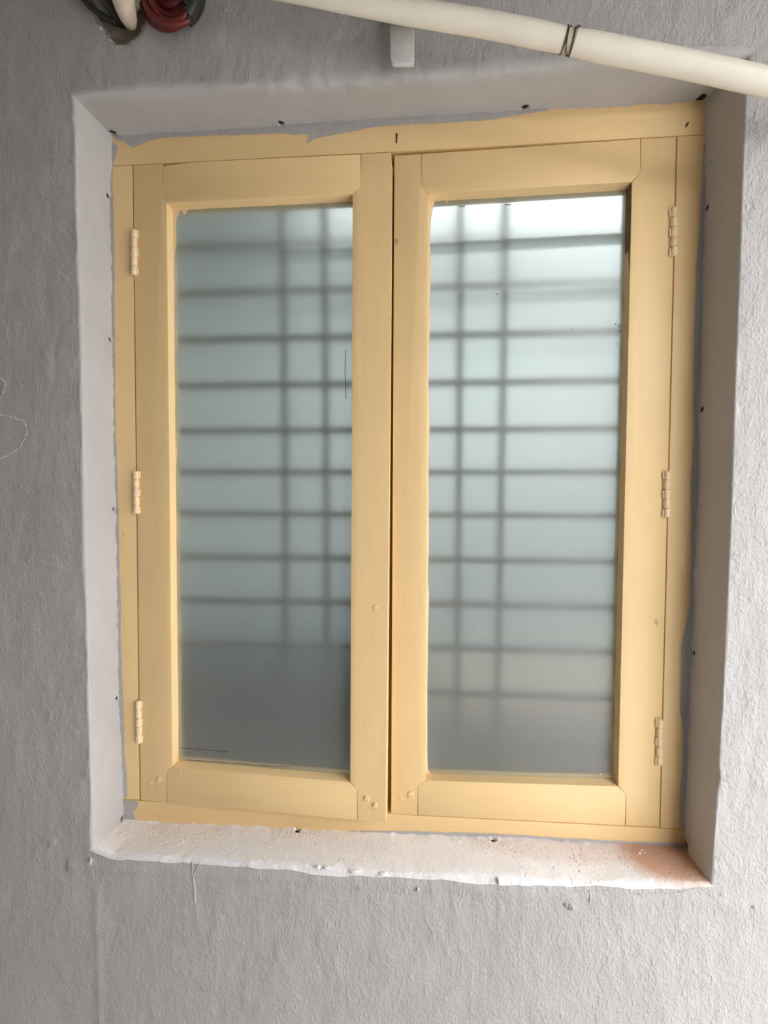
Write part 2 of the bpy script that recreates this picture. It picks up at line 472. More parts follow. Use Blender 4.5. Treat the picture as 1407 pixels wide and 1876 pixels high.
# near-black plugs that paint the shade inside the drilled holes
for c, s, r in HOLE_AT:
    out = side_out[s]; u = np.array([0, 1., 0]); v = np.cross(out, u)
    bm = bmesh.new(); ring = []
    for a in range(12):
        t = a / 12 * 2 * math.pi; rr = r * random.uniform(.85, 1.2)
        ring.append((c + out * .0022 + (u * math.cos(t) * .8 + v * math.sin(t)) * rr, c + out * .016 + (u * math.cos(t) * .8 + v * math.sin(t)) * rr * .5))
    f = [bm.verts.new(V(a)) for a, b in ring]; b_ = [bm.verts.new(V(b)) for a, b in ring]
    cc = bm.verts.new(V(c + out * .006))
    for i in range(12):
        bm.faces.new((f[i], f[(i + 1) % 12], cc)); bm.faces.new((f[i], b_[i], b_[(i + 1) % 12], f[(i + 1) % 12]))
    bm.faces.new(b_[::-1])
    from_bm('drill_hole_shade', bm, M['hole'], wall)

def on_wall(px, py, h=0.0):
    """a point just proud of the plastered face"""
    p = P(px, py, -D)
    d2 = (B[:NAR, :, 0] - p[0]) ** 2 + (B[:NAR, :, 2] - p[2]) ** 2
    k = np.unravel_index(np.argmin(d2), d2.shape)
    p = p.copy(); p[1] = B[k[0], k[1], 1] - h
    return p
# paint drips and lumps under the sill
def lump(px, py, rx, rz, depth, name):
    c = on_wall(px, py)
    bm = bmesh.new(); bmesh.ops.create_icosphere(bm, subdivisions=2, radius=1.0)
    for v in bm.verts:
        n = 1 + .2 * math.sin(v.co.x * 5 + px) * math.cos(v.co.z * 4 + py)
        v.co = V(c) + Vector((v.co.x * rx * n, v.co.y * depth * n, v.co.z * rz * n))
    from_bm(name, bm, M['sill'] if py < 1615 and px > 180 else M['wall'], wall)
def drip(pts, r):
    bm = bmesh.new()
    q = [V(on_wall(x, y, -.0004)) for x, y in pts]
    tube(bm, q, [r * (.7 + .5 * i / len(q)) for i in range(len(q))], 8)
    from_bm('paint_drip', bm, M['wall'], wall)
drip([(352, 1578), (353, 1592), (355, 1610), (356, 1628), (357, 1652)], .0017)
drip([(365, 1580), (362, 1590), (357, 1598)], .0014)
drip([(1079, 1630), (1082, 1640), (1080, 1652)], .0019)
drip([(765, 1636), (767, 1650), (764, 1672)], .0007)
for a in [(765, 1628, .0035, .003, .005), (1046, 1660, .005, .0045, .006), (168, 1576, .003, .006, .003), (1036, 1656, .003, .003, .004), (914, 1612, .003, .006, .004),
          (600, 1588, .008, .003, .003), (650, 1596, .009, .003, .003), (583, 1586, .005, .003, .003), (702, 1601, .007, .003, .003), (1380, 1660, .004, .003, .003)]:
    lump(*a, 'paint_lump')
# hairline cracks in the paint skin under the sill
def hair(pts, r, mat, name='paint_crack', parent=None, lift=.0001):
    bm = bmesh.new(); q = []
    for (x0, y0), (x1, y1) in zip(pts[:-1], pts[1:]):
        for k in range(4):
            t = k / 4; q.append(V(on_wall(x0 + (x1 - x0) * t + random.uniform(-1, 1), y0 + (y1 - y0) * t + random.uniform(-1, 1), lift)))
    tube(bm, q, r, 5); return from_bm(name, bm, mat, parent or wall)
hair([(900, 1628), (990, 1634), (1020, 1640), (1060, 1632), (1110, 1631), (1160, 1636), (1220, 1637), (1290, 1625), (1318, 1632)], .0006, M['wall'], 'paint_ridge')
hair([(1298, 1628), (1300, 1640), (1320, 1640), (1321, 1630)], .0006, M['wall'], 'paint_ridge')
# chalk marks on the left of the wall: many small flecks along a scribble
def chalk(pts, n):
    p = np.array(pts, float); s = np.r_[0, np.cumsum(np.hypot(*np.diff(p, axis=0).T))]
    bm = bmesh.new()
    for k in range(n):
        t = random.uniform(0, s[-1]); x = np.interp(t, s, p[:, 0]) + random.gauss(0, .7); y = np.interp(t, s, p[:, 1]) + random.gauss(0, .7)
        c = V(on_wall(x, y, .0006)); r = random.uniform(.0003, .0010)
        vs_ = [bm.verts.new(c + Vector((r * math.cos(a) * random.uniform(.6, 1.2), 0, r * 1.5 * math.sin(a) * random.uniform(.6, 1.3)))) for a in (0, 1.2, 2.4, 3.6, 4.9)]
        top = bm.verts.new(c + Vector((0, -.0004, 0)))
        for i in range(5): bm.faces.new((vs_[i], vs_[(i + 1) % 5], top))
    o = from_bm('chalk_mark', bm, M['chalk'], wall); o['label'] = 'white chalk scribble'
chalk([(-6, 764), (4, 760), (14, 762), (27, 766), (42, 770), (48, 780), (50, 792), (46, 802), (42, 810), (38, 818), (31, 824), (22, 830), (12, 836), (2, 839), (-8, 841)], 260)
chalk([(-6, 688), (4, 694), (11, 702), (8, 714), (3, 726), (-4, 734)], 90)
# pale chipped rim of the knocked hole
hair([(172, 22), (176, 33), (189, 45), (191, 56), (203, 66), (204, 76), (217, 78), (229, 78)], .0011, M['pale_edge'], 'chipped_edge', lift=.0)
hair([(236, 70), (246, 63), (253, 52), (259, 42)], .0007, M['pale_edge'], 'chipped_edge', lift=.0)

# ------------------------------------------------------------------ the window frame (setting)
win = empty('window_1', (0, 0, ZC))
tag(win, 'cream painted wooden window frame set in the grey wall', 'window', kind='structure')
def child(o):                                              # keep world place under a parent away from the origin
    o.matrix_parent_inverse = o.parent.matrix_world.inverted() if o.parent else Matrix.Identity(4); return o
bpy.context.view_layer.update()
def quad_prism(name, pts, y0, y1, mat, parent, bevel=.0012):
    bm = bmesh.new()
    fr = [P(x, y, y0) for x, y in pts]; bk = [q + np.array([0, y1 - y0, 0]) for q in fr]
    prism(bm, fr, bk, bevel)
    return child(from_bm(name, bm, mat, parent))
# sash outlines in photograph pixels (seen faces), used for the frame's rebates too
LS = dict(TL=(244, 303), TR=(718.5, 279), BR=(707, 1507), BL=(257.5, 1466))
RS = dict(TL=(722.5, 285), TR=(1239, 250.5), BR=(1208, 1515.5), BL=(716.5, 1491))
quad_prism('frame_head', [(197, 240), (350, 233), (514, 224), (740, 209), (964, 196), (1100, 189), (1300, 178), (1299, 245.7), (1241, 248.5), (720, 277.5), (242, 301.5), (196, 303.5)], 0, .08, M['cream_h'], win)
quad_prism('frame_jamb', [(196, 304.5), (241.8, 302.5), (255.2, 1465), (219, 1464), (216, 1400), (210, 1250), (205, 1000), (201, 800), (198, 600), (195, 400)], 0, .08, M['cream_v'], win)
quad_prism('frame_jamb', [(1241.5, 249.8), (1300, 246.8), (1298, 400), (1293, 550), (1289, 720), (1286, 900), (1279, 1090), (1273, 1230), (1266, 1400), (1262, 1520), (1210, 1517.3)], 0, .08, M['cream_v'], win)
quad_prism('frame_sill', [(219, 1465), (257, 1467.3), (716, 1491.6), (1208, 1517.6), (1262, 1521), (1262, 1562), (1170, 1556), (1000, 1547), (900, 1544), (760, 1537), (642, 1531), (520, 1526), (300, 1514), (220, 1511)], 0, .08, M['cream_h'], win)
# stops behind the sashes
quad_prism('frame_stop', [(225, 290), (1255, 235), (1255, 268), (225, 322)], .037, .055, M['cream_h'], win)
quad_prism('frame_stop', [(240, 1450), (1225, 1500), (1225, 1532), (240, 1484)], .037, .055, M['cream_h'], win)
quad_prism('frame_stop', [(226, 323), (262, 323), (275, 1450), (240, 1450)], .037, .055, M['cream_v'], win)
quad_prism('frame_stop', [(1222, 268), (1256, 268), (1226, 1498), (1192, 1498)], .037, .055, M['cream_v'], win)
# wall paint brushed over the frame's edge
def film(name, pts, y, mat, parent, thick=.0006, jit=0.0):
    bm = bmesh.new()
    pts = [(x + random.uniform(-jit, jit), yy + random.uniform(-jit, jit)) for x, yy in pts]
    fn = y if callable(y) else (lambda px, py: y)
    fr = [P(px, py, fn(px, py) - thick) for px, py in pts]; bk = [P(px, py, fn(px, py) + .0002) for px, py in pts]
    f = [bm.verts.new(V(p)) for p in fr]; b = [bm.verts.new(V(p)) for p in bk]
    for tri in tessellate_polygon([[Vector((x, -yy, 0)) for x, yy in pts]]):
        bm.faces.new([f[k] for k in tri])
    for i in range(len(f)): bm.faces.new((f[i], b[i], b[(i + 1) % len(f)], f[(i + 1) % len(f)]))
    return child(from_bm(name, bm, mat, parent, smooth=False))
def wavy(pts, step=7, amp=.8):
    out = []
    for (x0, y0), (x1, y1) in zip(pts[:-1], pts[1:]):
        n = max(1, int(math.hypot(x1 - x0, y1 - y0) / step))
        for k in range(n):
            t = k / n; out.append((x0 + (x1 - x0) * t + (random.uniform(-amp, amp) if k else 0), y0 + (y1 - y0) * t + (random.uniform(-amp, amp) if k else 0)))
    return out + [pts[-1]]
G = M['grey_overlap']
film('paint_overlap', [(203, 243), (350, 235), (514, 226), (740, 211), (900, 202), (1004, 196), (1004, 202.3)] + wavy([(985, 205), (940, 212), (900, 219), (850, 223), (800, 226), (740, 228), (690, 232), (650, 240), (610, 247), (582, 253), (561, 263), (566, 247), (500, 244), (450, 247), (400, 248), (350, 250), (300, 252), (270, 258), (246, 270), (238, 268), (226, 258), (214, 257)]), 0.0, G, win)
film('paint_overlap', [(198, 262), (196, 400), (200, 600), (203, 800), (207, 1000), (212, 1250), (218, 1400), (221, 1462)] + wavy([(233, 1462), (232, 1420), (228, 1380), (227, 1320), (225, 1260), (222, 1180), (221, 1100), (218, 1000), (217, 900), (212, 800), (211, 700), (210, 620), (210, 520), (209, 440), (206, 340), (207, 305), (212, 285), (216, 272), (213, 264)], 9), 0.0, G, win)
film('paint_overlap', [(221, 1466), (222, 1507), (247, 1508)] + wavy([(247, 1496), (244, 1490), (252, 1478), (253, 1469), (246, 1467)], 5), 0.0, G, win)
film('paint_overlap', wavy([(1290, 262), (1287, 300), (1282, 390), (1275, 500), (1272, 600), (1271, 690), (1271, 800), (1265, 880), (1266, 950), (1265, 1050), (1263, 1110), (1256, 1145), (1248, 1180), (1247, 1260), (1246, 1300), (1251, 1345), (1251, 1400), (1246, 1450), (1244, 1518)], 9, .7) + [(1260, 1518), (1264, 1400), (1271, 1230), (1277, 1090), (1284, 900), (1287, 720), (1291, 550), (1296, 400), (1298, 262)], 0.0, G, win)
film('paint_overlap', [(640, 1522), (640, 1528), (760, 1534), (900, 1541), (1000, 1544), (1170, 1553), (1259, 1559)] + wavy([(1252, 1545), (1170, 1542), (1090, 1539), (1000, 1533), (900, 1527), (800, 1524), (720, 1522)]), 0.0, G, win)
# nail and nail hole in the frame's head
def dark_mark(pts, y, r, name, parent, mat='wire'):
    bm = bmesh.new(); tube(bm, [V(P(a, b, y)) for a, b in pts], r, 8); return child(from_bm(name, bm, M[mat], parent))
o = dark_mark([(726.5, 245), (726.8, 247), (726.8, 250), (726.5, 262)], -.0004, [.0016, .0020, .0012, .0011], 'nail', win); o['label'] = 'dark rusty nail in the frame head'
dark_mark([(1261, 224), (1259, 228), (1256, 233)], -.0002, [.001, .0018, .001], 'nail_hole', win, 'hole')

# ------------------------------------------------------------------ the two casement sashes
def make_sash(label, C, I, J, yf, hinges, screws, hinge_side, gaps):
    root = empty('casement', V(P(*C['BL'], 0)))
    tag(root, label, 'casement', kind='thing'); bpy.context.view_layer.update()
    T = .034
    def F(p, dy=0.0):
        slope = (yf(p[0] - 10, p[1]) - yf(p[0] + 10, p[1])) / .019      # the open sash's edges turn with it
        return P(p[0], p[1], yf(*p)) + np.array([dy * slope, dy, 0])
    def member(name, pts, mat):
        bm = bmesh.new(); prism(bm, [F(p) for p in pts], [F(p, T) for p in pts], .0007)
        return child(from_bm(name, bm, mat, root))
    member('stile', [C['TL'], J['TL'][0], J['TL'][1], I['TL'], I['BL'], J['BL'][1], J['BL'][0], C['BL']], M['cream_v'])
    worn = [(C['TR'][0] - 2.2, C['TR'][1]), (C['TR'][0] + .6, C['TR'][1] + 34)] if hinge_side > 0 else [C['TR']]
    member('stile', [J['TR'][0]] + worn + [C['BR'], J['BR'][0], J['BR'][1], I['BR'], I['TR'], J['TR'][1]], M['cream_v'])
    tl = J['TL'][0]; wedge = [(tl[0] + 1.2, tl[1] + 4.0), (tl[0] + 20, tl[1] + 1.8), (tl[0] + 62, tl[1] - 3.2)] if not gaps['TL'] else [(tl[0] + gaps['TL'], tl[1])]
    def sh(p, k, s): return (p[0] + gaps[k] * s, p[1])
    member('rail', wedge + [sh(J['TR'][0], 'TR', -1), sh(J['TR'][1], 'TR', -1), sh(I['TR'], 'TR', -.8), sh(I['TL'], 'TL', .8), sh(J['TL'][1], 'TL', 1)], M['cream_h'])
    member('rail', [sh(J['BL'][1], 'BL', 1), sh(I['BL'], 'BL', .8), sh(I['BR'], 'BR', -.8), sh(J['BR'][1], 'BR', -1), sh(J['BR'][0], 'BR', -1), sh(J['BL'][0], 'BL', 1)], M['cream_h'])
    # pane, let into the rebate
    cs = [np.array(F(I[k])) for k in ('TL', 'TR', 'BR', 'BL')]; mid = sum(cs) / 4
    cs = [c + np.array([.005 * np.sign(c[0] - mid[0]), .020, .005 * np.sign(c[2] - mid[2])]) for c in cs]
    bm = bmesh.new(); prism(bm, cs, [c + np.array([0, .004, 0]) for c in cs])
    pane = child(from_bm('pane', bm, M['glass'], root, smooth=False)); pane['label'] = 'frosted glass pane'
    yg = lambda px, py: yf(px, py) + .0199
    # hinges along the outer stile
    for x0, y0, x1, y1 in hinges:
        a, b = V(P(x0, y0, -.0025)), V(P(x1, y1, -.0025))
        bm = bmesh.new(); d = (b - a).normalized()
        tube(bm, [a + d * .001, b - d * .001], .0034, 10)
        hx = .0045
        box(bm, min(a.x, b.x) - hx, max(a.x, b.x) + hx, -.0006, .004, b.z + .001, a.z - .001)
        hg = child(from_bm('hinge', bm, M['cream_metal'], root)); bpy.context.view_layer.update()
        for k in range(5):
            t0, t1 = k / 5 + .011, (k + 1) / 5 - .011
            p, q = a.lerp(b, t0), a.lerp(b, t1); L = (q - p).length; bm = bmesh.new()
            r = .0050 * random.uniform(.97, 1.03); e0, e1 = (.0022 if k == 0 else .0005), (.0022 if k == 4 else .0005)
            tube(bm, [p, p + d * e0 * .4, p + d * e0, q - d * e1, q - d * e1 * .4, q], [r * (.6 if k == 0 else .9), r * (.88 if k == 0 else .97), r, r, r * (.88 if k == 4 else .97), r * (.6 if k == 4 else .9)], 18)
            if k % 2 == 0:
                s = hinge_side; xa, xb = sorted((p.x + s * .001, p.x + s * .0062))
                box(bm, xa, xb, -.0036, .001, q.z + .0006, p.z - .0006, .0008)
            kn = from_bm('knuckle', bm, M['cream_metal'], hg); kn.matrix_parent_inverse = hg.matrix_world.inverted()
    for sx, sy, r, h, slot in screws:
        c = V(F((sx, sy))); bm = bmesh.new()
        rings = [(r, .0002), (r * .92, -h * .6), (r * .6, -h), (r * .15, -h * 1.05)]; prev = None
        for rr, dy in rings:
            ring = [bm.verts.new(c + Vector((rr * math.cos(t) * (1 + .06 * math.sin(3 * t + sx)), dy, rr * math.sin(t)))) for t in [2 * math.pi * k / 14 for k in range(14)]]
            if prev:
                for k in range(14): bm.faces.new((prev[k], prev[(k + 1) % 14], ring[(k + 1) % 14], ring[k]))
            prev = ring
        bm.faces.new(prev)
        if slot:
            ca, sa = math.cos(slot), math.sin(slot)
            for sgn in (-1, 1):
                o = c + Vector((-sa * sgn * r * .42, -h * 1.0, ca * sgn * r * .42))
                prism(bm, [o + Vector((ca * u * r * .75 - sa * vv * r * .2, -.0005, sa * u * r * .75 + ca * vv * r * .2)) for u, vv in ((-1, -1), (1, -1), (1, 1), (-1, 1))],
                      [o + Vector((ca * u * r * .8 - sa * vv * r * .25, .0005, sa * u * r * .8 + ca * vv * r * .25)) for u, vv in ((-1, -1), (1, -1), (1, 1), (-1, 1))])
        child(from_bm('screw', bm, M['cream_v'], root))
    return root, yf, yg
yL = lambda px, py: -.022 * max(0, (px - 243) / 464.0) * max(0, (py - 290) / 1215.0) - .0004
yR = lambda px, py: -.0002
left, yfl, ygl = make_sash('cream glazed casement standing slightly open at its bottom corner, dark blurred shape behind its glass', LS,
    dict(TL=(305.5, 372), TR=(646, 355), BR=(641.5, 1433), BL=(316, 1405)),
    dict(TL=((297, 300), (297, 362)), TR=((661.5, 282), (662, 342)), BR=((655, 1502.5), (655, 1447)), BL=((304.5, 1470.5), (304.5, 1414))),
    yL, [(245.5, 420, 245.5, 505), (249.5, 862, 250, 942), (253.5, 1283, 255, 1362)],
    [(672, 1463, .0055, .0018, 1.4), (687.5, 1475.5, .0052, .0024, 2.9), (277, 1435, .0045, .0010, 0), (292, 1428, .0048, .0012, .8), (688, 1114, .0045, .0006, 0), (330, 1413, .003, .0005, 0), (330, 1420, .003, .0005, 0), (675, 1489, .0022, .0005, 0)], 1, dict(TL=0, TR=.7, BR=1.0, BL=1.1))
right, yfr, ygr = make_sash('cream glazed casement shut flat in the frame, bright reflection along one edge of its glass', RS,
    dict(TL=(784.5, 355), TR=(1158, 333), BR=(1132.5, 1440.5), BL=(780, 1430)),
    dict(TL=((771, 282), (771, 341)), TR=((1174, 254.2), (1174, 316)), BR=((1146, 1512.5), (1148, 1455)), BL=((765, 1493.3), (764.5, 1440))),
    yR, [(1234, 380, 1234, 471), (1221.5, 862, 1220.5, 949), (1208.5, 1316, 1207.5, 1402)],
    [(752.5, 1454.5, .0054, .0023, 2.0), (735, 1463, .0050, .0012, 0), (736, 1485, .002, .0004, 0)], -1, dict(TL=.7, TR=.7, BR=1.1, BL=1.1))
# unseen strip added behind the meeting stiles to stop room light leaking
quad_prism('light_stop_strip', [(690, 300), (748, 297), (742, 1480), (684, 1480)], .0355, .046, M['cream_v'], right)
fa_, fb_ = P(1158, 334, -.0002), P(1149.3, 800, -.0002)
fr_ = [q_ + np.array([dx_, .0015, 0]) for q_, dx_ in ((fa_, .0005), (fa_, -.0008), (fb_, -.0005), (fb_, .0005))]
bm = bmesh.new(); prism(bm, fr_, [p + np.array([0, d_, z_]) for p, d_, z_ in zip(fr_, (.0178, .0178, .0178, .0178), (0, 0, .10, .10))])
o = child(from_bm('glazing_bead', bm, M['bare_wood'], right)); o['label'] = 'bare brown bead beside the glass'
# cream paint run onto the glass along the rebates
def smear(pts, yg, root, mat='smear'): return film('paint_smear', pts, yg, M[mat], root, .0005)
smear([(312, 374), (336, 374), (331, 384), (328, 398), (325, 392), (322, 412), (323, 440), (320, 470), (319, 520), (320, 560), (318.5, 620), (320, 680), (322, 720), (320, 790), (323, 800), (325, 830), (322, 870), (324, 960), (323, 1060), (324, 1150), (324, 1250), (325, 1340), (326, 1378), (329, 1392), (342, 1401), (350, 1405), (316, 1406), (312, 800)], ygl, left)
smear([(308, 370), (646, 354), (646, 364), (600, 367), (520, 370), (470, 375), (420, 377), (370, 380), (345, 384), (338, 395), (332, 386), (312, 384)], ygl, left)
smear([(330, 1400), (400, 1405), (500, 1417), (560, 1423), (600, 1421), (642, 1428), (642, 1434), (320, 1408)], ygl, left)
for p, r in [([(331, 1371), (360, 1372), (400, 1376), (420, 1377)], .0006), ([(340, 1392), (400, 1396), (470, 1402), (530, 1405)], .0005), ([(633, 640), (632, 680), (634, 730)], .0006)]:
    bm = bmesh.new(); tube(bm, [V(P(a, b, ygl(a, b))) for a, b in p], r, 6); child(from_bm('scratch', bm, M['putty'], left))
smear([(784, 356), (850, 352), (900, 349), (880, 354), (835, 359), (822, 362), (819, 374), (816, 364), (800, 366), (795, 374), (792, 388), (789, 405), (787.5, 440), (789, 480), (789, 520), (787, 545), (788, 580), (786, 640), (785, 700), (787, 780), (785, 860), (786, 1000), (784, 1060), (786, 1090), (785, 1130), (783, 1250), (783, 1380), (784, 1410), (793, 1422), (780, 1432), (778, 1000)], ygr, right)
smear([(880, 352), (1157, 333), (1157, 338), (1100, 341), (1030, 345), (960, 349), (905, 354)], ygr, right)
smear([(782, 1421), (860, 1424), (920, 1421), (960, 1424), (1000, 1428), (1060, 1428), (1100, 1433), (1134, 1436), (1134, 1442), (780, 1432)], ygr, right)
smear([(1147, 340), (1160, 340), (1156, 700), (1151, 760), (1143, 760), (1146, 690), (1148, 640), (1146, 600), (1150, 540), (1149, 450), (1152, 430), (1150, 400), (1147, 380)], ygr, right, 'putty')
for p, r in [([(841, 378), (852, 378)], .0007), ([(924, 375), (936, 375)], .0007)]:
    bm = bmesh.new(); tube(bm, [V(P(a, b, ygr(a, b))) for a, b in p], r, 6); child(from_bm('scratch', bm, M['putty'], right))
for root, yg, spots in ((left, ygl, [(496, 1272, 1.6), (402, 1290, .8), (613, 1344, 1.0), (554, 1373, .9), (395, 941, .9), (603, 762, 1.2), (592, 742, 1)]), (right, ygr, [(1002, 1326, 1.4), (819, 620, 1.4), (884, 620, 1.1), (1101, 1419, 1.8), (827, 437, 1.2), (841, 507, 1.0), (870, 1220, 1.0), (806, 1077, 1), (911, 539, -1.4), (1134, 597, -1.3), (1128, 594, -1.3), (1136, 607, -1.5), (1047, 602, -1.0), (1131, 630, -1.0)])):
    for x, y, r in spots:
        bm = bmesh.new(); bmesh.ops.create_icosphere(bm, subdivisions=1, radius=1)
        c = V(P(x, y, yg(x, y)))
        for v in bm.verts: v.co = c + Vector((v.co.x * abs(r) * .0009, v.co.y * .0005, v.co.z * abs(r) * .0011))
        child(from_bm('paint_speck', bm, M['smear'] if r > 0 else M['putty'], root))

# ------------------------------------------------------------------ iron grille behind the panes
gr = empty('window_grille', (0, .068, ZC)); tag(gr, 'dark iron bar grille blurred behind both frosted panes', 'grille'); bpy.context.view_layer.update()
for z in (.4558, .3690, .2822, .1958, .1100, .0310, -.0492, -.1335, -.2180, -.3025, -.3872, -.4741):
    bm = bmesh.new(); box(bm, -.515, .515, .062, .074, ZC + z - .0055, ZC + z + .0055, .002); child(from_bm('horizontal_bar', bm, M['iron'], gr))
for xt, xb in ((-.2124, -.2151), (-.1347, -.1338), (.1189, .1208), (.2006, .197)):
    bm = bmesh.new(); t = lambda z: xt + (xb - xt) * (.5 - z) / .93
    r = .0055
    prism(bm, [(t(.64) - r, .072, ZC + .64), (t(.64) + r, .072, ZC + .64), (t(-.64) + r, .072, ZC - .64), (t(-.64) - r, .072, ZC - .64)],
          [(t(.64) - r, .082, ZC + .64), (t(.64) + r, .082, ZC + .64), (t(-.64) + r, .082, ZC - .64), (t(-.64) - r, .082, ZC - .64)])
    child(from_bm('vertical_bar', bm, M['iron'], gr))

# ------------------------------------------------------------------ conduit, bracket and cables on the wall
YP = -D - .050
axis = [(60, -104), (300, -62), (420, -42), (540, -20), (633, -1), (727, 17.5), (820, 33), (900, 46), (1000, 66.5), (1054, 78), (1130, 93), (1202, 107), (1290, 125), (1370, 143), (1460, 163), (1600, 194)]
ax = np.array(axis, float)
def pipe_pts(x0, x1, n):
    return [V(P(x, np.interp(x, ax[:, 0], ax[:, 1]), YP)) for x in np.linspace(x0, x1, n)]
pr = .0142
pp = empty('conduit_pipe', V(P(1040, 75, YP))); tag(pp, 'cream plastic conduit pipe running slantwise across above the window', 'pipe'); bpy.context.view_layer.update()
bm = bmesh.new(); q = pipe_pts(60, 1032, 24); tube(bm, q, [pr] * 22 + [pr * 1.0, pr * .93], 28); child(from_bm('pipe_section', bm, M['pvc'], pp))
bm = bmesh.new(); q = pipe_pts(1051, 1600, 20); tube(bm, q, [pr * .95] + [pr * 1.04] * 19, 28); child(from_bm('pipe_section', bm, M['pvc'], pp))
bm = bmesh.new(); tube(bm, pipe_pts(1020, 1060, 8), pr * .90, 28); o = child(from_bm('pipe_joint', bm, M['sleeve'], pp)); o['label'] = 'dull joint between the two pipe lengths'
c0 = V(P(1041, 75, YP)); dax = (V(P(1054, 78, YP)) - V(P(1032, 73, YP))).normalized(); uu = Vector((0, -1, 0)); vv = dax.cross(uu).normalized(); uu = vv.cross(dax).normalized()
for k, (s0, s1, rr) in enumerate([(-.004, .006, .0011), (.004, .007, .0013), (-.007, -.004, .0008)]):
    bm = bmesh.new(); pts = []
    for i in range(26):
        t = 2 * math.pi * i / 25; s = s0 + (s1 - s0) * (.5 - .5 * math.cos(t + k))
        pts.append(c0 + dax * s + (uu * math.cos(t) + vv * math.sin(t)) * (pr * (.97 if k < 2 else 1.0)))
    tube(bm, pts, rr * .7, 6); child(from_bm('binding_wire', bm, M['wire'], pp))
bm = bmesh.new(); top = vv if vv.z > 0 else -vv
tube(bm, [c0 + dax * .006 + top * pr * .5 + uu * pr * .8, c0 + dax * .007 + top * pr * .95 + uu * pr * .5, c0 + dax * .008 + top * pr * 1.25 + uu * .004, c0 + dax * .010 + top * pr * 1.5], [.0012, .0015, .0013, .0008], 6)
o = child(from_bm('binding_wire', bm, M['wire'], pp)); o['label'] = 'twisted end of the binding wire'
# bracket
YB = -D - .026
pts = [(714.5, -60), (758.5, -60), (758.5, 117), (725, 118), (719, 116.5), (716, 111), (715, 100)]
bm = bmesh.new(); fr = [P(x, y, YB) for x, y in pts]; prism(bm, fr, [p + np.array([0, .0045, 0]) for p in fr], .0016, 3)
a_, b_ = P(715, -60, YB), P(758, -60, YB)          # the strap turns back into the wall above
box(bm, a_[0], b_[0], YB, -D + .004, a_[2] - .002, a_[2] + .003, .001)
br = from_bm('wall_bracket', bm, M['bracket']); tag(br, 'grey painted metal bracket tongue on the wall under the cream pipe', 'bracket')
# cream tube coming out of the knocked hole
def px_tube(bm, pts, rad, sides=18):
    tube(bm, [V(P(x, y, -D + dy)) for x, y, dy in pts], rad, sides)
bm = bmesh.new(); px_tube(bm, [(212, -70, -.045), (220, -30, -.040), (226, 2, -.030), (231, 20, -.022), (235, 32, -.014), (237.5, 40, -.006), (239, 44, .004)], [.0165, .0165, .016, .0145, .0125, .0095, .006], 20)
o = from_bm('conduit_stub', bm, M['pvc']); o.data.materials[0] = M['stub']; tag(o, 'cream plastic conduit stub entering the broken hole in the plaster', 'pipe')
bm = bmesh.new(); px_tube(bm, [(262, -60, -.02), (258, -20, -.016), (251, 4, -.008), (246, 14, .006)], [.008, .008, .0075, .006], 14)
o = from_bm('thin_conduit', bm, M['sleeve']); tag(o, 'thin dull cream conduit behind the thicker stub at the broken hole', 'pipe')
def cable(name, label, pts, r, mat):
    bm = bmesh.new(); px_tube(bm, pts, r, 12); o = from_bm(name, bm, M[mat]); tag(o, label, 'cable'); return o
cable('black_cable', 'black cable hanging slackest, lowest of those entering the broken plaster hole', [(130, -30, -.016), (148, -6, -.014), (163, 10, -.012), (180, 24, -.010), (200, 36, -.006), (218, 44, .006)], .0042, 'black')
cable('black_cable', 'thick black cable tight against the cream conduit stub', [(186, -50, -.02), (196, -10, -.016), (204, 12, -.012), (214, 30, -.006), (224, 42, .006)], .0075, 'black')
cable('grey_cable', 'dusty grey cable between the two black cables at the hole', [(160, -40, -.012), (172, -6, -.010), (184, 14, -.008), (200, 30, -.002), (212, 40, .008)], .0065, 'grey_cable')
# coil of red and black cable
co = empty('cable_coil', V(P(312, -6, -D - .02))); tag(co, 'coil of dark red cable bound with black, hanging on the wall', 'cable coil'); bpy.context.view_layer.update()
for k, (R_, cx, cy, dy, rr) in enumerate([(.046, 313, -8, -.008, .0048), (.040, 312, -7, -.016, .0048), (.036, 314, -9, -.008, .0046), (.042, 315, -10, -.024, .0045), (.029, 312, -10, -.018, .0046), (.032, 316, -6, -.027, .0040), (.024, 313, -9, -.012, .0048), (.018, 314, -10, -.016, .0046), (.012, 313, -9, -.010, .0046)]):
    c = V(P(cx, cy, -D + dy)); bm = bmesh.new()
    tube(bm, [c + Vector((R_ * math.cos(t), .003 * math.sin(2 * t + k), R_ * math.sin(t) * 1.02)) for t in [2 * math.pi * i / 36 for i in range(37)]], rr, 10, False)
    child(from_bm('cable_loop', bm, M['red'], co))
for k, (R_, dy, a0, a1) in enumerate([(.0465, -.011, -1.0, .9), (.042, -.022, -.95, .9), (.037, -.028, -.85, .9), (.031, -.024, -.7, .8)]):
    c = V(P(314, -8, -D + dy)); bm = bmesh.new()
    tube(bm, [c + Vector((R_ * math.cos(t), 0, R_ * math.sin(t))) for t in np.linspace(a0, a1, 16)], .0072, 12)
    o = child(from_bm('black_wrap', bm, M['black'], co)); o['label'] = 'black tape round the red coil'

